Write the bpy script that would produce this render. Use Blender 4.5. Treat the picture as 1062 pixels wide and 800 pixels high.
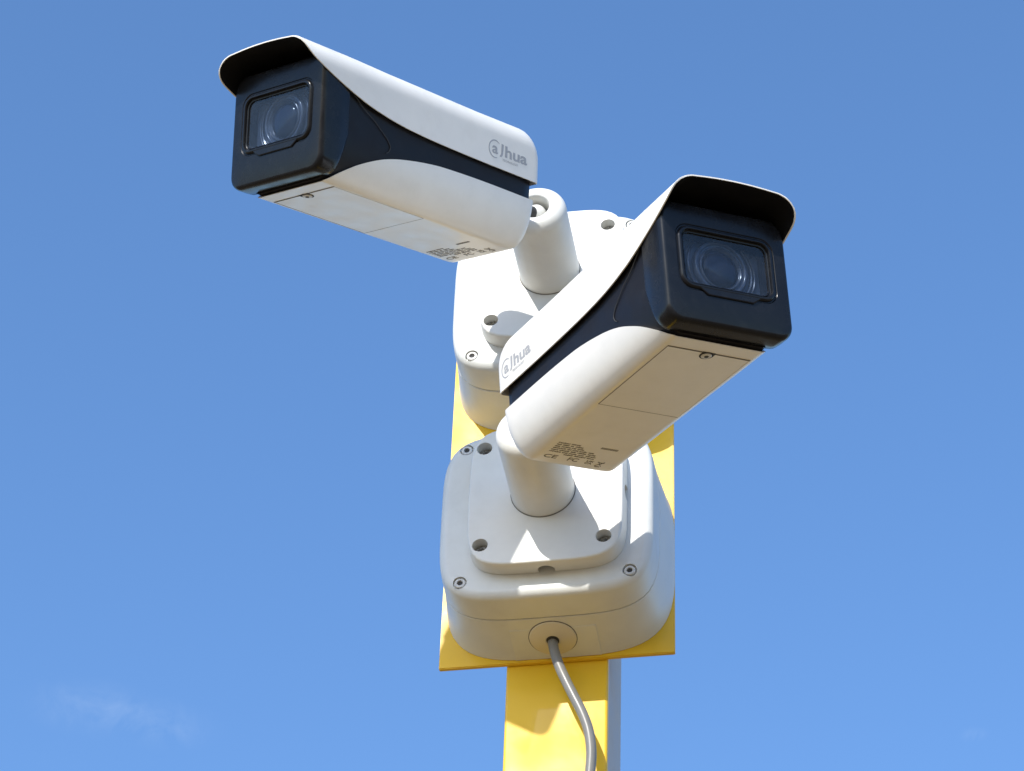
import bpy, bmesh, math, random
from mathutils import Vector, Matrix
S = bpy.context.scene
for o in list(bpy.data.objects): bpy.data.objects.remove(o)
R = math.radians
MM = 0.001
ZG = 2.966                       # height of the lower box's centre above the ground (metres)

# ------------------------------------------------------------------ camera, world, sun, exposure
cam = bpy.data.objects.new('camera', bpy.data.cameras.new('camera'))
S.collection.objects.link(cam); S.camera = cam
cam.location = (307.0*MM, -1712.6*MM, -1366.2*MM + ZG)
cam.rotation_euler = (R(130.52), R(-1.78), R(9.61))
cam.data.sensor_width = 36; cam.data.lens = 3062.0/1062*36
cam.data.clip_start = 0.05; cam.data.clip_end = 20000

SUN_EL, SUN_AZ = 31.5, 195.6      # azimuth: compass angle from +Y, clockwise, of where the sun stands
sd = Vector((math.sin(R(SUN_AZ))*math.cos(R(SUN_EL)), math.cos(R(SUN_AZ))*math.cos(R(SUN_EL)), math.sin(R(SUN_EL))))
W = bpy.data.worlds.new('World'); S.world = W; W.use_nodes = True
nt = W.node_tree; nt.nodes.clear()
sky = nt.nodes.new('ShaderNodeTexSky'); sky.sky_type = 'NISHITA'; sky.sun_disc = False
sky.sun_elevation = R(SUN_EL); sky.sun_rotation = R(SUN_AZ)
sky.altitude = 0; sky.air_density = 1.0; sky.dust_density = 0.9; sky.ozone_density = 5.0
bg = nt.nodes.new('ShaderNodeBackground'); bg.inputs['Strength'].default_value = 0.15
wo = nt.nodes.new('ShaderNodeOutputWorld')
hs_ = nt.nodes.new('ShaderNodeHueSaturation'); hs_.inputs['Saturation'].default_value = 1.07; hs_.inputs['Value'].default_value = 1.0
nt.links.new(sky.outputs[0], hs_.inputs['Color']); 
wtc = nt.nodes.new('ShaderNodeTexCoord')
def wmask(d, rad):
    sb = nt.nodes.new('ShaderNodeVectorMath'); sb.operation = 'SUBTRACT'; nt.links.new(wtc.outputs['Generated'], sb.inputs[0]); sb.inputs[1].default_value = d
    mu = nt.nodes.new('ShaderNodeVectorMath'); mu.operation = 'MULTIPLY'; nt.links.new(sb.outputs[0], mu.inputs[0]); mu.inputs[1].default_value = (1/rad[0], 1/rad[0], 1/rad[1])
    ln = nt.nodes.new('ShaderNodeVectorMath'); ln.operation = 'LENGTH'; nt.links.new(mu.outputs[0], ln.inputs[0])
    mr = nt.nodes.new('ShaderNodeMapRange'); mr.interpolation_type = 'SMOOTHSTEP'; mr.inputs['From Min'].default_value = 1; mr.inputs['From Max'].default_value = 0
    nt.links.new(ln.outputs['Value'], mr.inputs['Value']); return mr.outputs[0]
def wmath(op, a, b):
    m = nt.nodes.new('ShaderNodeMath'); m.operation = op
    for i, x in enumerate((a, b)):
        if hasattr(x, 'links'): nt.links.new(x, m.inputs[i])
        else: m.inputs[i].default_value = x
    return m.outputs[0]
wn = nt.nodes.new('ShaderNodeTexNoise'); wn.inputs['Scale'].default_value = 70; wn.inputs['Detail'].default_value = 7; wn.inputs['Roughness'].default_value = .6; wn.inputs['Distortion'].default_value = .6
nt.links.new(wtc.outputs['Generated'], wn.inputs['Vector'])
wr_ = nt.nodes.new('ShaderNodeMapRange'); wr_.inputs['From Min'].default_value = .36; wr_.inputs['From Max'].default_value = .72; nt.links.new(wn.outputs['Fac'], wr_.inputs['Value'])
wm = wmath('ADD', wmath('ADD', wmask((-.291, .780, .553), (.030, .010), ), wmask((-.270, .789, .551), (.024, .009))), wmask((-.0027, .8326, .5538), (.006, .003)))
wf = wmath('MULTIPLY', wmath('MULTIPLY', wm, wr_.outputs[0]), .10)
wx = nt.nodes.new('ShaderNodeMix'); wx.data_type = 'RGBA'; nt.links.new(wf, wx.inputs['Factor'])
nt.links.new(hs_.outputs[0], wx.inputs[6]); wx.inputs[7].default_value = (3.6, 4.0, 4.4, 1)
nt.links.new(wx.outputs[2], bg.inputs[0]); nt.links.new(bg.outputs[0], wo.inputs[0])
sl = bpy.data.lights.new('sun', 'SUN'); sl.energy = 2.7; sl.angle = R(0.53); sl.color = (1, .955, .88)
sun = bpy.data.objects.new('sun', sl); S.collection.objects.link(sun)
sun.rotation_euler = sd.to_track_quat('Z', 'Y').to_euler(); sun.location = (-2, -3, 6)
S.view_settings.view_transform = 'Standard'; S.view_settings.look = 'None'
S.view_settings.exposure = 0.90; S.view_settings.gamma = 1
S.render.engine = 'CYCLES'
S.cycles.max_bounces = 8; S.cycles.transparent_max_bounces = 12

# ------------------------------------------------------------------ materials
def mat(name, col, rough=.4, metal=0, coat=0, spec=.5, noise=.04, nscale=60, bump=.0, bscale=900, rvar=.08, dirt=None, dscale=30, damt=.0, transm=0):
    m = bpy.data.materials.new(name); m.use_nodes = True
    t = m.node_tree; b = t.nodes['Principled BSDF']; L = t.links.new
    b.inputs['Metallic'].default_value = metal
    b.inputs['Coat Weight'].default_value = coat; b.inputs['Coat Roughness'].default_value = .035
    b.inputs['Specular IOR Level'].default_value = spec
    tc = t.nodes.new('ShaderNodeTexCoord')
    n1 = t.nodes.new('ShaderNodeTexNoise'); n1.inputs['Scale'].default_value = nscale; n1.inputs['Detail'].default_value = 6
    L(tc.outputs['Object'], n1.inputs['Vector'])
    mr = t.nodes.new('ShaderNodeMapRange'); mr.inputs['From Min'].default_value = .3; mr.inputs['From Max'].default_value = .7
    mr.inputs['To Min'].default_value = 1-noise; mr.inputs['To Max'].default_value = 1+noise*.4
    L(n1.outputs['Fac'], mr.inputs['Value'])
    mx = t.nodes.new('ShaderNodeMix'); mx.data_type = 'RGBA'; mx.blend_type = 'MULTIPLY'; mx.inputs['Factor'].default_value = 1
    mx.inputs[6].default_value = (*col, 1); L(mr.outputs[0], mx.inputs[7])
    out = mx.outputs[2]
    if damt:
        n2 = t.nodes.new('ShaderNodeTexNoise'); n2.inputs['Scale'].default_value = dscale; n2.inputs['Detail'].default_value = 9; n2.inputs['Roughness'].default_value = .68
        L(tc.outputs['Object'], n2.inputs['Vector'])
        r2 = t.nodes.new('ShaderNodeMapRange'); r2.inputs['From Min'].default_value = .52; r2.inputs['From Max'].default_value = .74
        r2.inputs['To Min'].default_value = 0; r2.inputs['To Max'].default_value = damt; L(n2.outputs['Fac'], r2.inputs['Value'])
        m2 = t.nodes.new('ShaderNodeMix'); m2.data_type = 'RGBA'; L(r2.outputs[0], m2.inputs['Factor'])
        L(out, m2.inputs[6]); m2.inputs[7].default_value = (*(dirt or (.3, .26, .2)), 1); out = m2.outputs[2]
    L(out, b.inputs['Base Color'])
    rr = t.nodes.new('ShaderNodeMapRange'); rr.inputs['From Min'].default_value = .3; rr.inputs['From Max'].default_value = .7
    rr.inputs['To Min'].default_value = max(.02, rough-rvar); rr.inputs['To Max'].default_value = rough+rvar
    L(n1.outputs['Fac'], rr.inputs['Value']); L(rr.outputs[0], b.inputs['Roughness'])
    if bump:
        n3 = t.nodes.new('ShaderNodeTexNoise'); n3.inputs['Scale'].default_value = bscale; n3.inputs['Detail'].default_value = 3
        L(tc.outputs['Object'], n3.inputs['Vector'])
        bp = t.nodes.new('ShaderNodeBump'); bp.inputs['Strength'].default_value = bump; bp.inputs['Distance'].default_value = .0004
        L(n3.outputs['Fac'], bp.inputs['Height']); L(bp.outputs[0], b.inputs['Normal'])
    return m
M = dict(
    shell=mat('white shell paint', (.80, .775, .72), .36, coat=.15, bump=.06, noise=.03, dirt=(.42, .38, .3), damt=.10, dscale=45),
    box=mat('pale cast box paint', (.665, .675, .645), .42, bump=.14, bscale=1400, noise=.04, dirt=(.40, .38, .33), damt=.16, dscale=38),
    arm=mat('pale bracket paint', (.72, .715, .67), .40, bump=.12, bscale=1400, noise=.04, dirt=(.42, .39, .33), damt=.12, dscale=40),
    black=mat('black housing plastic', (.010, .009, .011), .42, spec=.20, bump=.06, bscale=1800, noise=.15, dirt=(.05, .05, .05), damt=.08, dscale=70),
    liner=mat('matt black visor lining', (.004, .004, .005), .6, spec=.3, noise=.2),
    bezel=mat('black front bezel', (.009, .010, .013), .24, spec=.24, bump=.04, bscale=1500, noise=.2, dirt=(.07, .07, .07), damt=.08, dscale=90),
    yellow=mat('yellow gloss paint', (.79, .49, .02), .42, coat=.35, spec=.34, rvar=.14, bump=.30, bscale=55, noise=.05, nscale=18, dirt=(.42, .27, .06), damt=.14, dscale=24),
    grey=mat('grey post paint', (.50, .45, .39), .5, noise=.1, damt=.2, dirt=(.2, .19, .18), bump=.1, bscale=500),
    edge=mat('bare plate edge', (.42, .27, .05), .5, noise=.25, nscale=200),
    cable=mat('grey cable sheath', (.19, .185, .17), .36, noise=.08, damt=.2, dirt=(.18, .16, .13), bump=.05),
    rubber=mat('pale rubber grommet', (.66, .60, .46), .55, noise=.08, bump=.1, damt=.15),
    steel=mat('screw steel', (.42, .415, .40), .28, metal=1, noise=.1, nscale=500),
    paintscrew=mat('painted screw head', (.60, .60, .58), .4, noise=.12, nscale=400, damt=.3),
    dark=mat('dark recess', (.035, .035, .035), .7, noise=.2),
    groove=mat('narrow groove', (.16, .15, .13), .8, noise=.2),
    ink=mat('grey print', (.38, .385, .40), .5, noise=.2, nscale=900),
    inkb=mat('black print', (.16, .15, .13), .6, noise=.3, nscale=900),
    barrel=mat('lens barrel grey', (.055, .063, .082), .22, noise=.1),
    mask=mat('dark lens surround', (.042, .053, .076), .35, noise=.15),
    line=mat('faint panel line', (.50, .48, .42), .6, noise=.1),
    lens=mat('coated lens', (.012, .018, .032), .07, rvar=.005, coat=0, spec=.22, noise=.1),
    ground=mat('dry pale paving', (.27, .175, .075), .85, noise=.35, nscale=.6, damt=.4, dirt=(.20, .14, .065), dscale=.15),
)
def glassmat():
    m = bpy.data.materials.new('clear window glass'); m.use_nodes = True; t = m.node_tree; t.nodes.clear(); L = t.links.new
    o = t.nodes.new('ShaderNodeOutputMaterial'); tr = t.nodes.new('ShaderNodeBsdfTransparent'); tr.inputs[0].default_value = (.78, .83, .90, 1)
    g = t.nodes.new('ShaderNodeBsdfGlossy'); g.inputs['Roughness'].default_value = .03
    fr = t.nodes.new('ShaderNodeFresnel'); fr.inputs['IOR'].default_value = 1.5
    d = t.nodes.new('ShaderNodeBsdfDiffuse'); d.inputs[0].default_value = (.42, .47, .55, 1)     # thin film of dust
    mx = t.nodes.new('ShaderNodeMixShader'); m2 = t.nodes.new('ShaderNodeMixShader')
    tc = t.nodes.new('ShaderNodeTexCoord'); n = t.nodes.new('ShaderNodeTexNoise'); n.inputs['Scale'].default_value = 90; n.inputs['Detail'].default_value = 8
    L(tc.outputs['Object'], n.inputs['Vector'])
    r = t.nodes.new('ShaderNodeMapRange'); r.inputs['From Min'].default_value = .35; r.inputs['From Max'].default_value = .75
    r.inputs['To Min'].default_value = .014; r.inputs['To Max'].default_value = .028; L(n.outputs['Fac'], r.inputs['Value'])
    L(tr.outputs[0], mx.inputs[1]); L(g.outputs[0], mx.inputs[2])
    ge = t.nodes.new('ShaderNodeNewGeometry'); inv = t.nodes.new('ShaderNodeMath'); inv.operation = 'SUBTRACT'; inv.inputs[0].default_value = 1; L(ge.outputs['Backfacing'], inv.inputs[1])
    f1 = t.nodes.new('ShaderNodeMath'); f1.operation = 'MULTIPLY'; L(fr.outputs[0], f1.inputs[0]); L(inv.outputs[0], f1.inputs[1])
    f2 = t.nodes.new('ShaderNodeMath'); f2.operation = 'MULTIPLY'; L(r.outputs[0], f2.inputs[0]); L(inv.outputs[0], f2.inputs[1])
    L(f1.outputs[0], mx.inputs[0]); L(f2.outputs[0], m2.inputs[0]); L(mx.outputs[0], m2.inputs[1]); L(d.outputs[0], m2.inputs[2]); L(m2.outputs[0], o.inputs[0])
    return m
M['glass'] = glassmat()

# ------------------------------------------------------------------ mesh helpers (all coordinates in mm)
def link(name, bm, m, parent=None, sharp=30, wn=False):
    bmesh.ops.recalc_face_normals(bm, faces=bm.faces[:])
    for v in bm.verts: v.co *= MM
    me = bpy.data.meshes.new(name); bm.to_mesh(me); bm.free()
    me.materials.append(M[m])
    for p in me.polygons: p.use_smooth = True
    me.set_sharp_from_angle(angle=R(sharp))
    o = bpy.data.objects.new(name, me); S.collection.objects.link(o)
    if parent: o.parent = parent
    if wn:
        w = o.modifiers.new('weighted', 'WEIGHTED_NORMAL'); w.keep_sharp = True; w.weight = 100
    return o
def tag(o, label, cat, group=None):
    o['label'] = label; o['category'] = cat
    if group: o['group'] = group
    return o
def empty(name, loc, rot=(0, 0, 0)):
    o = bpy.data.objects.new(name, None); S.collection.objects.link(o)
    o.empty_display_size = .02
    o.location = (loc[0]*MM, loc[1]*MM, loc[2]*MM+ZG); o.rotation_euler = rot
    return o
def loft(bm, rings, cap0=True, cap1=True, closed=True):
    vs = [[bm.verts.new(p) for p in r] for r in rings]
    n = len(rings[0]); m = n if closed else n-1
    for a, b in zip(vs, vs[1:]):
        for i in range(m):
            j = (i+1) % n
            try: bm.faces.new((a[i], a[j], b[j], b[i]))
            except ValueError: pass
    if cap0: bm.faces.new(vs[0])
    if cap1: bm.faces.new(vs[-1][::-1])
    return vs
def frame(axis):
    z = Vector(axis).normalized(); x = z.orthogonal().normalized(); return x, z.cross(x), z
def lathe(bm, c, axis, prof, n=64, cap0=True, cap1=True):
    x, y, z = frame(axis); c = Vector(c)
    rings = [[c + z*h + (x*math.cos(2*math.pi*i/n) + y*math.sin(2*math.pi*i/n))*max(r, .01) for i in range(n)] for r, h in prof]
    return loft(bm, rings, cap0, cap1)
def box(bm, c, s, rot=None):
    r = bmesh.ops.create_cube(bm, size=1)
    for v in r['verts']:
        v.co = Vector((v.co.x*s[0], v.co.y*s[1], v.co.z*s[2]))
        if rot: v.co = rot @ v.co
        v.co += Vector(c)
    return r['verts']
def tube(bm, pts, r, n=16):
    pts = [Vector(p) for p in pts]; rings = []; x = None
    for i, p in enumerate(pts):
        t = (pts[min(i+1, len(pts)-1)]-pts[max(i-1, 0)]).normalized()
        if x is None: x = t.orthogonal().normalized()
        x = (x - t*x.dot(t)).normalized(); y = t.cross(x)
        rings.append([p+(x*math.cos(2*math.pi*k/n)+y*math.sin(2*math.pi*k/n))*r for k in range(n)])
    loft(bm, rings)
def spline(P, k=10):
    P = [Vector(p) for p in P]; Q = [P[0]*2-P[1]]+P+[P[-1]*2-P[-2]]; o = []
    for i in range(1, len(Q)-2):
        a, b, c, d = Q[i-1:i+3]
        for s in range(k):
            t = s/k
            o.append(.5*((2*b)+(c-a)*t+(2*a-5*b+4*c-d)*t*t+(3*b-a-3*c+d)*t**3))
    return o+[P[-1]]
def interp(tab, u):
    if u <= tab[0][0]: return tab[0][1]
    for (a, x), (b, y) in zip(tab, tab[1:]):
        if u <= b: return x+(y-x)*(u-a)/(b-a)
    return tab[-1][1]
def sell(hx, hz, n, y, N=96, c=(0, 0)):
    o = []
    for i in range(N):
        t = 2*math.pi*i/N; ct, st = math.cos(t), math.sin(t)
        r = (abs(ct)**n+abs(st)**n)**(-1/n)
        o.append(Vector((c[0]+hx*r*ct, y, c[1]+hz*r*st)))
    return o
def rrect(hv, w0, w1, r, u, k=8, cv=0, r2=None):
    """rounded rectangle in the v-w plane at station u; r lower corners, r2 upper corners"""
    r2 = r if r2 is None else r2; o = []
    for (sx, w, rr, a0) in ((1, w0, r, -90), (1, w1, r2, 0), (-1, w1, r2, 90), (-1, w0, r, 180)):
        cx = cv+sx*(hv-rr); cw = w+rr if w == w0 else w-rr
        for i in range(k+1):
            a = R(a0+90*i/k); o.append(Vector((u, cx+rr*math.cos(a), cw+rr*math.sin(a))))
    return o
def cut(o, cutter):
    md = o.modifiers.new('b', 'BOOLEAN'); md.operation = 'DIFFERENCE'; md.solver = 'EXACT'; md.object = cutter
    bpy.context.view_layer.update()
    dg = bpy.context.evaluated_depsgraph_get()
    me = bpy.data.meshes.new_from_object(o.evaluated_get(dg))
    o.modifiers.remove(md); o.data = me
    bpy.data.objects.remove(cutter)
    for p in me.polygons: p.use_smooth = True
    me.set_sharp_from_angle(angle=R(30))
    w = o.modifiers.new('weighted', 'WEIGHTED_NORMAL'); w.keep_sharp = True; w.weight = 100
def copy_tree(o, parent=None):
    c = o.copy(); S.collection.objects.link(c)
    if parent: c.parent = parent
    for ch in [x for x in bpy.data.objects if x.parent == o]: copy_tree(ch, c)
    return c
def hexdisc(bm, c, axis, r, h):
    lathe(bm, c, axis, [(r, 0), (r, h)], n=6)

# ------------------------------------------------------------------ ground
bm = bmesh.new(); box(bm, (0, 0, -100), (9e6, 9e6, 200))
g = link('ground', bm, 'ground'); g['kind'] = 'structure'

# ------------------------------------------------------------------ pole and backing plate
DP = 72.0
pole = empty('pole', (-1.8, DP+4, -ZG/MM))
H0 = 290+ZG/MM
bm = bmesh.new()
loft(bm, [[Vector((p.y, p.z+37, z)) for p in rrect(38.2, -37+7.2, 37, 4, 0)] for z in (0, H0)])
link('post', bm, 'grey', pole)
bm = bmesh.new()
loft(bm, [[Vector((p.y, p.z, z)) for p in rrect(38.6, 0, 7, 2.2, 0, r2=1)] for z in (400, H0)])
link('front_panel', bm, 'yellow', pole)
bm = bmesh.new(); box(bm, (0, 40, 6), (240, 240, 12)); link('foot_plate', bm, 'grey', pole)
for sx in (-1, 1):
    for sy in (-1, 1):
        bm = bmesh.new(); lathe(bm, (sx*95, 40+sy*95, 12), (0, 0, 1), [(12, 0), (12, 12), (7, 13), (7, 28)], n=6)
        link('anchor_bolt', bm, 'steel', pole)
tag(pole, 'upright post with glossy yellow front panel and grey sides', 'pole')

plate = empty('mounting_plate', (0, DP, 0))
bm = bmesh.new(); PX0, PX1, PZ0, PZ1 = -91.4, 87.4, -88.4, 318
vs = box(bm, ((PX0+PX1)/2, 1.9, (PZ0+PZ1)/2), (PX1-PX0, 3.8, PZ1-PZ0))
bmesh.ops.bevel(bm, geom=bm.edges[:], offset=.6, segments=2, affect='EDGES')
link('plate_sheet', bm, 'yellow', plate)
tag(plate, 'flat yellow metal plate behind the two junction boxes on the post', 'mounting plate')

# ------------------------------------------------------------------ junction boxes (X right, Z up, front face at y=0)
jb = empty('junction_box', (0, 0, 0))
bm = bmesh.new()
C = (-.3, 0)
rings = []
for k in range(7):                                   # rounded front edge
    a = R(90*k/6); rings.append(sell(73.5+7.3*math.sin(a), 72.0+7.0*math.sin(a), 5.0-.35*math.sin(a), 6.5*(1-math.cos(a)), c=C))
for y, h, n in ((14, 81.3, 4.5), (20, 81.6, 4.4), (27.0, 81.9, 4.3), (27.6, 81.4, 4.3)): rings.append(sell(h+.3, h-1.4, n, y, c=C))
loft(bm, rings)
cover = link('box_cover', bm, 'box')
SC = 63.2
bm = bmesh.new()
for sx in (-1, 1):
    for sz in (-1, 1): lathe(bm, (sx*SC, 0, sz*SC), (0, 1, 0), [(5.3, -2), (5.3, 3.2)], n=40)
cut(cover, link('c', bm, 'box')); cover.parent = jb
bm = bmesh.new()
rings = []
for y, h, n in ((28.5, 81.6, 4.3), (29.1, 82.1, 4.3), (40, 83.3, 4.1), (55, 85.2, 3.9), (66, 86.6, 3.75), (71.6, 87.8, 3.7)): rings.append(sell(h+.3, h-1.6, n, y, c=C))
loft(bm, rings); link('back_box', bm, 'box', jb, wn=True)
bm = bmesh.new(); loft(bm, [sell(80.2, 78.6, 4.3, y, c=C) for y in (26, 30)]); link('gasket', bm, 'groove', jb)
for sx in (-1, 1):
    for sz in (-1, 1):
        bm = bmesh.new()
        lathe(bm, (sx*SC, 3.2, sz*SC), (0, -1, 0), [(4.3, 0), (4.3, 2.2), (3.8, 2.7), (2.3, 2.75), (2.25, 1.2), (.01, 1.2)], n=32, cap1=False)
        s = link('cover_screw', bm, 'paintscrew', jb)
        bm = bmesh.new(); hexdisc(bm, (sx*SC, 3.2, sz*SC), (0, -1, 0), 2.1, 1.6); link('hex_socket', bm, 'dark', s)
# grommet on the underside
GX, GY, GZ = -1.0, 50.0, -83.1
gax = Vector((0, -.127, -1)).normalized()
bm = bmesh.new()
lathe(bm, (GX, GY, GZ), gax, [(17.7, -3), (17.7, .6), (17.1, 1.3), (15, 2.0), (9, 3.0), (5.6, 3.3), (4.6, 2.6), (.01, 2.0)], n=64, cap1=False)
gr = link('cable_grommet', bm, 'rubber', jb)
bm = bmesh.new(); lathe(bm, (GX, GY, GZ), gax, [(18.3, -3), (18.3, .25), (17.8, .3)], n=64); link('grommet_rim', bm, 'groove', gr)
bm = bmesh.new(); lathe(bm, (GX, GY, GZ), gax, [(5.0, 0), (5.0, 2.8)], n=32); box(bm, (GX-5.5, GY, GZ-1.4), (5, .8, 1.0)); link('cable_hole', bm, 'dark', gr)
bm = bmesh.new()                                    # flat boss the grommet sits in
loft(bm, [[Vector((x, y, z)) for x, z in ((-33, -80), (-32.5, zz), (32.5, zz), (33, -80))] for y, zz in ((40, -81.8), (71.4, -86.2))])
link('cable_boss', bm, 'box', jb)
GRP = 'junction boxes on the yellow plate'
jb2 = copy_tree(jb); jb2.location = (0, 0, 222.6*MM+ZG)
tag(jb, 'lower pale grey square junction box, mostly in shade, with the grey cable leaving its underside', 'junction box', GRP)
tag(jb2, 'upper sunlit white junction box partly hidden behind the front camera', 'junction box', GRP)

# ------------------------------------------------------------------ cable
bm = bmesh.new()
pts = spline([(-1, 51, -78), (-1.2, 51.5, -87), (0.8, 52, -97), (4.0, 52, -108), (9.5, 52.5, -122), (15.5, 53, -136), (21.5, 53.5, -150), (26.2, 54.5, -165), (28.2, 56, -182), (27.2, 58, -200), (24, 62, -235), (22, 66, -290), (23, 68.5, -360), (24, 70.5, -480), (24, 71.5, -1200), (24, 71.5, -2950)], 8)
tube(bm, pts, 3.85, 20)
for v in bm.verts: v.co.z += 0
ca = link('power_cable', bm, 'cable'); ca.location = (0, 0, ZG)
tag(ca, 'grey round cable hanging from the grommet of the lower junction box past the yellow post', 'cable')

# ------------------------------------------------------------------ security cameras
TS = [(-2, 52.8), (60, 53.4), (110, 54.6), (135, 55.9), (150, 57.2), (168, 59.7), (185, 63), (196, 66), (205, 68.8), (214, 72), (222, 75), (230, 78.3), (237, 81.4), (242, 83.8), (245.5, 86.2), (248, 88.7), (249.6, 91.2), (250.8, 94), (251.5, 96.5), (252, 98)]
BSH = [(0, 38.5), (60, 38.8), (100, 37.9), (118, 36.5), (136, 34), (152, 31), (166, 27.2), (178, 22.5), (190, 16.8), (200, 10.8), (207, 6.2), (212, 2.4), (214.5, .9)]
def smooth(tab):
    P = spline([(a, b, 0) for a, b in tab], 8); return [(p.x, p.y) for p in P]
TSs, BSs = smooth(TS), smooth(BSH)
def clip_resample(P, keep, n):
    """P polyline of (v,w); keep part where keep(w)>=0 (contiguous), resample to n points by length"""
    Q = []
    for (a, b) in zip(P, P[1:]):
        fa, fb = keep(a[1]), keep(b[1])
        if fa >= 0 and not Q: Q.append(a)
        if (fa < 0) != (fb < 0):
            t = fa/(fa-fb); Q.append((a[0]+(b[0]-a[0])*t, a[1]+(b[1]-a[1])*t))
        if fb >= 0: Q.append(b)
    d = [0]
    for a, b in zip(Q, Q[1:]): d.append(d[-1]+math.hypot(b[0]-a[0], b[1]-a[1]))
    out = []; j = 0
    for i in range(n):
        s = d[-1]*i/(n-1)
        while j < len(d)-2 and d[j+1] < s: j += 1
        t = 0 if d[j+1] == d[j] else (s-d[j])/(d[j+1]-d[j])
        out.append((Q[j][0]+(Q[j+1][0]-Q[j][0])*t, Q[j][1]+(Q[j+1][1]-Q[j][1])*t))
    return out
def topprof(off, u, a=48.8, H=98.6, r=19, drop=0):
    a -= off; H = H-off-drop+2.3*min(1, max(0, (u-60)/130))+.4*min(1, max(0, (u-190)/60)); r = max(2, r-off); P = [(a, 20), (a, 40), (a, 60)]
    for i in range(17):
        t = R(90*i/16); P.append((a-r+r*math.cos(t), H-r+r*math.sin(t)))
    w = a-r
    top = [(w*(1-2*i/20), H+1.6*(1-(1-2*i/20)**2)) for i in range(1, 20)]
    L_ = P+top+[(-x, y) for x, y in P[::-1]]
    return L_
NP = 90
def build_shell_top(parent):
    us = [-2, -1.6, -.8, .6, 2.6, 5.2, 8.2, 12] + [12+i*8 for i in range(1, 17)] + [146+i*4 for i in range(0, 20)] + [225+i*2 for i in range(0, 13)] + [250.4, 251.4, 252]
    rings = []
    for u in us:
        drop = 0; inset = 0
        if u < 12:
            q = (12-u)/14; drop = 14*(1-math.sqrt(max(0, 1-q*q)))
            if u < 2: q = (2-u)/4; inset = 2.2*(1-math.sqrt(max(0, 1-q*q)))
        e = .5*max(0, max(0, u-250.8)/1.2)-.5*min(1, max(0, (u-160)/45))
        ws = interp(TSs, u)
        po = clip_resample(topprof(inset+e, u, drop=drop), lambda w: w-ws, NP)
        pi = clip_resample(topprof(.9+inset+e*(1 if e < 0 else -.4), u, drop=drop), lambda w: w-ws, NP)
        rings.append([Vector((u, v, w)) for v, w in po]+[Vector((u, v, w)) for v, w in pi[::-1]])
    bm = bmesh.new(); vs = loft(bm, rings, cap0=False, cap1=False)
    f = vs[-1]
    for i in range(NP-1): bm.faces.new((f[i], f[i+1], f[2*NP-2-i], f[2*NP-1-i]))
    bm.faces.new(vs[0][:NP])
    return link('sunshield', bm, 'shell', parent, sharp=40)
def build_liner(parent):
    us = [150+i*5 for i in range(0, 16)] + [227+i*2.5 for i in range(0, 10)] + [250.8]
    rings = []
    for u in us:
        ws = interp(TSs, u)+.5
        e = .5*min(1, max(0, (u-160)/45))
        po = clip_resample(topprof(1.0-e, u), lambda w: w-ws, NP)
        pi = clip_resample(topprof(1.4-e, u), lambda w: w-ws, NP)
        rings.append([Vector((u, v, w)) for v, w in po]+[Vector((u, v, w)) for v, w in pi[::-1]])
    bm = bmesh.new(); vs = loft(bm, rings, cap0=False, cap1=False)
    for f in (vs[-1], vs[0]):
        for i in range(NP-1): bm.faces.new((f[i], f[i+1], f[2*NP-2-i], f[2*NP-1-i]))
    return link('visor_lining', bm, 'liner', parent, sharp=40)
def botprof(u, off=0, lift=0, inset=0):
    a = 47.0-off-inset; fl = 29.5+3*min(1, max(0, u)/190)-off*.5-inset; hh = 37; pp = 1.06; P = [(a, 60), (a, 46)]
    for i in range(31):
        t = R(90*i/30); P.append((fl+(a-fl)*max(0, math.cos(t))**pp if i < 30 else fl, off+lift+hh-(hh)*math.sin(t)**pp))
    return P+[(fl*(1-2*i/12), off+lift) for i in range(1, 12)]+[(-x, y) for x, y in P[::-1]]
def build_shell_bottom(parent):
    us = [0, .4, 1.2, 2.4, 4, 6, 8.5, 11.5] + [12+i*8 for i in range(1, 15)] + [130+i*4 for i in range(0, 17)] + [197, 200, 203, 206, 208.5, 210.5, 212, 213, 214, 214.5]
    rings = []
    for u in us:
        lift = 0; ins = 0
        if u < 11.5:
            q = (11.5-u)/11.5; lift = 10*(1-math.sqrt(max(0, 1-q*q)))
            if u < 4: q = (4-u)/4; ins = 2.5*(1-math.sqrt(max(0, 1-q*q)))
        wb = interp(BSs, u)
        po = clip_resample(botprof(u, 0, lift, ins), lambda w: wb-w, NP)
        pi = clip_resample(botprof(u, min(1.4, wb*.5+.1), lift, ins), lambda w: wb+.01-w, NP)
        rings.append([Vector((u, v, w)) for v, w in po]+[Vector((u, v, w)) for v, w in pi[::-1]])
    bm = bmesh.new(); vs = loft(bm, rings, cap0=False, cap1=False)
    f = vs[-1]
    for i in range(NP-1): bm.faces.new((f[i], f[i+1], f[2*NP-2-i], f[2*NP-1-i]))
    bm.faces.new(vs[0][:NP])
    return link('lower_shell', bm, 'shell', parent, sharp=40)

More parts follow.
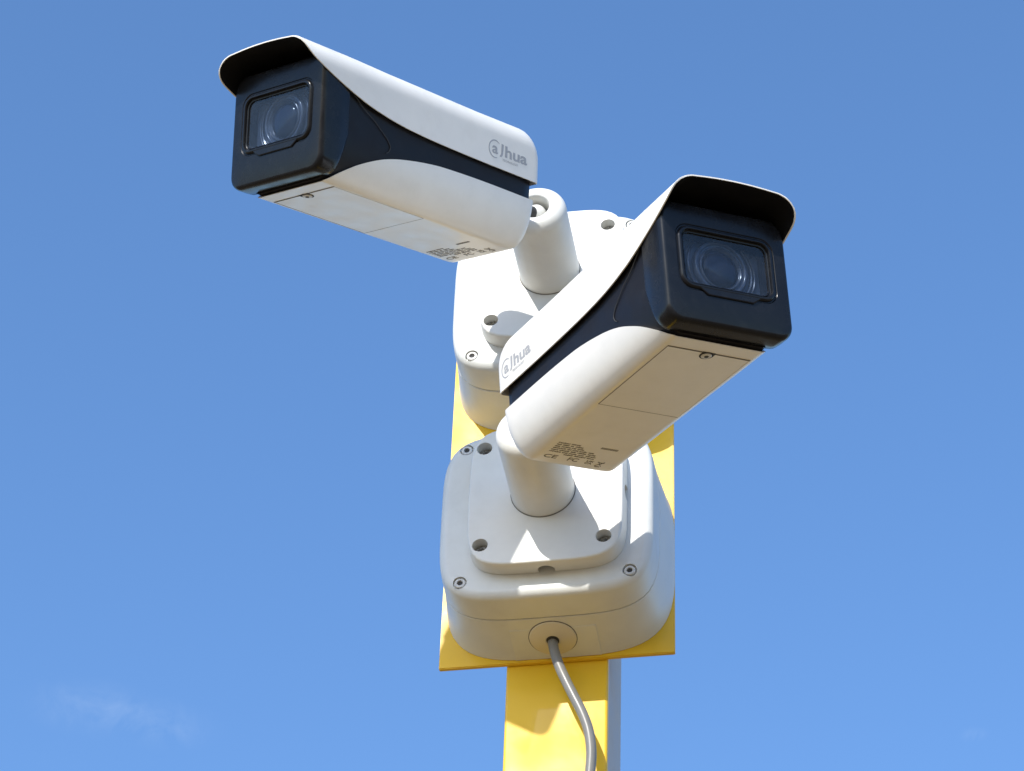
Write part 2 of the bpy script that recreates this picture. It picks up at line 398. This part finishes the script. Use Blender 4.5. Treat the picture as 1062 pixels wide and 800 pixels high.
def text_mesh(bm, txt, size, org, right, up, bold=0, h=.12, xs=1):
    cu = bpy.data.curves.new('t', 'FONT'); cu.body = txt; cu.size = size; cu.offset = bold; cu.resolution_u = 4
    ob = bpy.data.objects.new('t', cu); S.collection.objects.link(ob); bpy.context.view_layer.update()
    me = bpy.data.meshes.new_from_object(ob.evaluated_get(bpy.context.evaluated_depsgraph_get()))
    right = Vector(right); up = Vector(up); n = right.cross(up)
    t = bmesh.new(); t.from_mesh(me)
    ex = bmesh.ops.extrude_face_region(t, geom=t.faces[:])
    top = [v for v in ex['geom'] if isinstance(v, bmesh.types.BMVert)]
    for v in top: v.co.z += h
    w = max([v.co.x for v in t.verts] or [0])*xs
    mp = {}
    for v in t.verts: mp[v] = bm.verts.new(Vector(org)+right*v.co.x*xs+up*v.co.y+n*v.co.z)
    for f in t.faces:
        try: bm.faces.new([mp[v] for v in f.verts])
        except ValueError: pass
    t.free(); bpy.data.objects.remove(ob); return w
def arc_strip(bm, c, r, a0, a1, wd, right, up, h=.12, n=28):
    c = Vector(c); right = Vector(right); up = Vector(up); nn = right.cross(up); rings = []
    for i in range(n+1):
        a = R(a0+(a1-a0)*i/n); d = right*math.cos(a)+up*math.sin(a); k = wd*(.35+.65*math.sin(math.pi*min(1, max(0, i/n)))**.5)
        rings.append([c+d*(r-k/2)-nn*.05, c+d*(r+k/2)-nn*.05, c+d*(r+k/2)+nn*h, c+d*(r-k/2)+nn*h])
    loft(bm, rings)
def logo(parent, side):
    # side +1: own left, reads front to rear; -1: own right, reads rear to front
    bm = bmesh.new(); right = Vector((-side, 0, 0)); up = Vector((0, 0, 1))
    x0 = 56.0 if side > 0 else 5.0
    o = Vector((x0, side*48.8, 64.0)); P = lambda x, y: o+right*x+up*y
    arc_strip(bm, P(6.9, 3.3), 6.9, 48, 292, 1.15, right, up)
    text_mesh(bm, 'a', 12.2, P(3.5, -.1), right, up, .30, xs=1.28)
    lp = (P(13.9, 9.4), P(16.5, 9.0), P(15.9, 1.0), P(14.6, -1.2), P(12.4, -1.6), P(12.5, -.4), P(13.4, .5), P(13.7, 1.8))
    loft(bm, [lp, [p+right.cross(up)*.12 for p in lp]])
    text_mesh(bm, 'hua', 12.6, P(17.6, -.1), right, up, .36, xs=1.44)
    text_mesh(bm, 'TECHNOLOGY', 2.5, P(15.5, -4.0), right, up, .02, xs=1.05)
    return link('logo_print', bm, 'ink', parent)
def label_print(parent):
    bm = bmesh.new(); right = Vector((0, 1, 0)); up = Vector((1, 0, 0)); rnd = random.Random(5)
    def dash(v, u, wv, hu): box(bm, (u, v+wv/2, -.05), (hu, wv, .14))
    z = -.02
    rows = [(41.5, -27, [9, 7]), (38.6, -27, [3.5, 5, 2.5, 6]), (35.7, -27, [4, 7, 3, 5]), (32.8, -27, [10, 3, 4, 6, 4]), (29.9, -27, [5, 8, 4, 7, 6]), (27, -27, [9, 4, 6, 5, 8]), (24.3, -14, [7, 9, 5])]
    for u, v, ws in rows:
        for w in ws:
            k = v
            while k < v+w:                       # each word as a run of tiny letter strokes
                l = rnd.uniform(.35, .75); dash(k, u+rnd.uniform(-.2, .2), l*rnd.uniform(.5, .85), rnd.uniform(1.0, 1.8)); k += l
            v += w+1.3
    for k in range(16): dash(6+k*.85, 43, .5, 2.6)
    text_mesh(bm, 'CE', 7.4, (16.3, -27, 0), right, up, .1, xs=1.2)
    text_mesh(bm, 'FC', 7.4, (16.3, -8, 0), right, up, .1, xs=1.0)
    text_mesh(bm, 'UK', 3.9, (19.0, 6.5, 0), right, up, .06, xs=1.1); text_mesh(bm, 'CA', 3.9, (15.6, 6.5, 0), right, up, .06, xs=1.1)
    # crossed bin mark
    tube(bm, [(22, 15.5, -.05), (15, 20.5, -.05)], .3, 6); tube(bm, [(22, 20.5, -.05), (15, 15.5, -.05)], .3, 6); dash(15.4, 20.6, 5.2, .6); dash(16.2, 14, 3.8, 1.0)
    return link('printed_label', bm, 'inkb', parent)

def make_camera(name, loc, eul, arm_z, world_arm, label, k):
    root = empty(name, loc, eul); root.scale = (k, k, k)
    tag(root, label, 'security camera', 'bullet cameras on the yellow post')
    top = build_shell_top(root); build_liner(root); low = build_shell_bottom(root)
    logo(top, 1); logo(top, -1); label_print(low)
    # dark core of the body
    def coresec(u, ins=0):
        lf = 10*(1-math.sqrt(1-((11.5-u)/11.5)**2)) if u < 11.5 else 0
        low_ = clip_resample(botprof(u, 1.7+ins, lf+(2 if u < 14 else 0), 2 if u < 4 else 0), lambda w: 58-w, 71)          # left side, underside, right side
        a_ = 45.3+.9*min(1, max(0, (u-150)/40))-ins; q = []
        for v, w in low_: q.append((max(-a_, min(a_, v)), w))
        tp = [(a_-14+14*math.cos(R(t)), 78+14*math.sin(R(t))-ins) for t in range(0, 91, 15)]
        return [Vector((u, v, w)) for v, w in q]+[Vector((u, -x, w)) for x, w in tp]+[Vector((u, x, w)) for x, w in tp[::-1]]
    bm = bmesh.new()
    loft(bm, [coresec(.8, 1.6), coresec(3.2), coresec(12)]+[coresec(u) for u in range(30, 211, 10)]+[coresec(217, .4)])
    core = link('black_body', bm, 'black', root)
    for s in (-1, 1):
        bm = bmesh.new()
        tube(bm, spline([(201, s*47.02, 68.5), (188, s*46.48, 59.5), (177, s*46.17, 53.8), (169, s*45.98, 48.2), (162.5, s*45.81, 43.2), (159.3, s*45.73, 38.6), (160.8, s*45.77, 34.6), (163.4, s*45.8, 32.9)], 6), .32, 8)
        link('panel_seam', bm, 'dark', core)
    # front housing with window opening
    K = 8
    def rr(off, u): return rrect(48.2-off, 3.0+off, 92-off, 10.5-off*.5, u, K, r2=12)
    def wr(off, u): return rrect(35.6-off, 29.0+off, 73.6-off, 8.5-off*.7, u, K)
    bm = bmesh.new()
    rings = [rrect(46.6, 16, 91, 24, 204.4, K, r2=12), rrect(47.5, 14, 91.8, 24, 204.9, K, r2=12), rrect(47.8, 8.5, 92, 19, 208.6, K, r2=12), rrect(48.1, 4.6, 92, 13.2, 212.4, K, r2=12), rrect(48.2, 3.2, 92, 11.2, 215, K, r2=12), rr(0, 220), rr(0, 227.6), rr(.25, 229.2), rr(.8, 230.6), rr(1.8, 231.6), rr(3.1, 232.0),
             wr(-2.2, 232.0), wr(-1.6, 231.4), wr(-.9, 231.4), wr(-.5, 232.4), wr(0, 233.1), wr(.8, 233.4), wr(1.7, 233.3), wr(2.2, 232.6), wr(2.3, 231.2), wr(2.9, 230.8), wr(3.3, 231.4), wr(3.9, 231.3), wr(4.2, 230.0), wr(4.6, 208.0)]
    loft(bm, rings)
    hs = link('front_housing', bm, 'bezel', root, sharp=34)
    bm = bmesh.new()                                  # raised lip under the window
    loft(bm, [[Vector((u, v, w)) for v, w in ((-23+e, 29.4), (24-e, 29.4), (18-e, 24.6+e), (-17+e, 24.6+e))] for u, e in ((231.5, 0), (232.8, 0), (233.2, .6))])
    link('window_lip', bm, 'bezel', hs)
    bm = bmesh.new(); loft(bm, [wr(4.0, 229.4), wr(4.0, 230.3)]); link('window_glass', bm, 'glass', hs)
    # lens behind the glass
    bm = bmesh.new(); ax = (1, 0, 0)
    loft(bm, [wr(4.7, 221.0), wr(4.7, 222.0)]); link('lens_surround', bm, 'mask', hs)
    bm = bmesh.new(); c = (222.0, 0, 51)
    def ring(r0, r1, h):                              # arcs of the wide bezel rings, cut off above and below by the window
        for s0 in (-1, 1):
            bm = bmesh.new(); pts = [(math.cos(R(a)), math.sin(R(a))) for a in range(-44, 45, 4)]
            loft(bm, [[Vector((222+q, s0*rr_*x, 51+rr_*y)) for rr_, q in ((r0, -.2), (r0, h), ((r0+r1)/2, h+.5), (r1, h), (r1, -.2))] for x, y in pts]); link('reflector_arc', bm, 'barrel', hs)
    ring(23.6, 25.0, 1.8); ring(26.4, 27.6, 1.0)
    bm = bmesh.new()
    lathe(bm, c, ax, [(20.6, -.2), (20.6, 2.4), (19.8, 3.6), (18.6, 3.9), (17.9, 3.4), (17.4, 2.4), (16.4, 2.2), (16.0, 3.2), (15.2, 3.5), (14.6, 3.0), (13.9, 1.6), (13.2, 1.2)], n=96)
    lb = link('lens_barrel', bm, 'barrel', hs, sharp=50)
    bm = bmesh.new(); lathe(bm, (223.0, 0, 51), ax, [(13.6, 0)]+[(13.6*math.cos(R(a)), 4.6*math.sin(R(a))) for a in range(10, 91, 8)], n=96, cap1=True); link('front_lens', bm, 'lens', lb)
    # access panel on the underside
    bm = bmesh.new(); VS, U0, U1 = 31.2, 106.5, 200.8
    loft(bm, [[Vector((u, v, w)) for u, v in ((U0, -VS), (U1, -VS), (U1, VS), (U0, VS))] for w in (.3, -.10)])
    ap = link('access_panel', bm, 'shell', low)
    bm = bmesh.new(); box(bm, (U1+.2, 0, 0), (1.25, VS*2+.6, .5)); link('front_slot', bm, 'groove', ap)
    for nm, c_, s_, m_ in (('panel_line', (U0, 0, 0), (.42, VS*2, .34), 'groove'), ('panel_line', ((U0+U1)/2, -VS, 0), (U1-U0, .5, .34), 'groove'), ('panel_line', ((U0+U1)/2, VS, 0), (U1-U0, .3, .34), 'line')):
        bm = bmesh.new(); box(bm, c_, s_); link(nm, bm, m_, ap)
    bm = bmesh.new(); lathe(bm, (U1-3.4, 0, .3), (0, 0, -1), [(4.9, 0), (4.9, .6)], n=40); box(bm, (U1-1, 0, 0), (4.2, 9.8, .6)); link('screw_recess', bm, 'dark', ap)
    bm = bmesh.new(); lathe(bm, (U1-3.4, 0, .2), (0, 0, -1), [(3.7, 0), (3.7, .9), (3.2, 1.2), (1.5, 1.2), (1.45, .9), (.01, .9)], n=40, cap1=False); ps = link('panel_screw', bm, 'paintscrew', ap)
    bm = bmesh.new(); hexdisc(bm, (U1-3.4, 0, 0), (0, 0, -1), 1.6, 1.25); link('hex_socket', bm, 'dark', ps)

    # bracket, built in wall coordinates then attached
    bpy.context.view_layer.update()
    inv = root.matrix_world.inverted()
    def attach(o, parent):
        mw = Matrix.Translation((0, 0, ZG+arm_z*MM))
        pm = Matrix.Identity(4) if parent is root else None
        o.parent = parent
        o.matrix_local = inv @ mw if parent is root else Matrix.Identity(4)
        return o
    YB = -15.8
    bm = bmesh.new(); rings = []
    for k in range(5):
        a = R(90*k/4); rings.append(sell(56.6+1.8*math.sin(a), 63.6+1.8*math.sin(a), 5.0, YB+1.8*(1-math.cos(a)), c=(1.8, 0)))
    rings.append(sell(59.6, 63.6, 5.0, -.25, c=(1.8, 0)))
    loft(bm, rings); base = link('bracket_base', bm, 'arm')
    bm = bmesh.new(); HB = 46.0
    for sx in (-1, 1):
        for sz in (-1, 1): lathe(bm, (sx*HB, 0, sz*HB), (0, 1, 0), [(5.9, YB-4), (5.9, YB+13)], n=40)
    lathe(bm, (2, -3.2, -50), (0, 0, -1), [(6.4, 0), (6.4, 30)], n=40)
    lathe(bm, (48, -3.2, 2), (1, 0, 0), [(6.4, 0), (6.4, 30)], n=40)
    cut(base, link('c', bm, 'arm')); attach(base, root)
    for sx in (-1, 1):
        for sz in (-1, 1):
            bm = bmesh.new(); lathe(bm, (sx*HB, YB+13.2, sz*HB), (0, -1, 0), [(5.0, 0), (5.0, 5.0), (4.4, 5.7), (2.6, 5.75), (2.5, 3.4), (.01, 3.4)], n=32, cap1=False)
            attach(link('bracket_screw', bm, 'steel'), base)
    bm = bmesh.new(); YE = -92.0
    prof = [(24.0, YB-.0), (24.0, YE+9)] + [(15+9*math.cos(R(a)), YE+9-9*math.sin(R(a))) for a in range(10, 91, 10)] + [(12.4, YE+.2), (11.4, YE+1.2), (11.2, YE+17), (.01, YE+17)]
    lathe(bm, (0, 0, 0), (0, 1, 0), prof, n=96, cap1=False)
    arm = attach(link('bracket_arm', bm, 'arm', sharp=50), root)
    bm = bmesh.new(); lathe(bm, (0, 0, 0), (0, 1, 0), [(24.6, YB+1), (24.6, YB-.5), (24.1, YB-.6)], n=96, cap1=False); attach(link('seal_ring', bm, 'groove'), arm)
    bm = bmesh.new(); lathe(bm, (0, YE+17, 0), (0, -1, 0), [(10.8, 0), (10.8, 3), (10.2, 4), (7.2, 4.1), (7, 5.2), (6.2, 5.8)], n=40); attach(link('pivot_bolt', bm, 'steel'), arm)
    # ball and neck that carry the body
    A = Vector((0, YE+10, 0)); Bp = Vector(world_arm)
    bm = bmesh.new(); tube(bm, [A, A.lerp(Bp, .5), Bp], 5.6, 40); nk = attach(link('swivel_neck', bm, 'dark'), root)
    bm = bmesh.new(); q = bmesh.ops.create_uvsphere(bm, u_segments=32, v_segments=20, radius=7.8)
    for v in q['verts']: v.co += A
    attach(link('ball_joint', bm, 'arm'), nk)
    return root
def rear_world(loc, eul, p, arm_z, k):
    from mathutils import Euler
    q = Euler(eul, 'XYZ').to_matrix() @ (Vector(p)*k) + Vector(loc); return (q.x, q.y, q.z-arm_z)
E1 = (R(-18.07), R(19.22), R(-124.62)); L1 = (-42.33, -53.84, 210.55); K1 = .972
E2 = (R(11.37), R(10.93), R(-52.20)); L2 = (30.43, -99.04, -46.14); K2 = .998
EYE = Vector((307.0, -1712.6, -1366.2))
L1 = EYE+(Vector(L1)-EYE)*K1; L2 = EYE+(Vector(L2)-EYE)*K2
make_camera('security_camera', L1, E1, 226.4, rear_world(L1, E1, (6, 0, 45), 226.4, K1),
            'upper white bullet camera aimed left, standing clear against the sky on its pale arm', K1)
make_camera('security_camera', L2, E2, 3.8, rear_world(L2, E2, (6, 0, 45), 3.8, K2),
            'front white bullet camera aimed right, its brown shaded underside with access panel in view', K2)
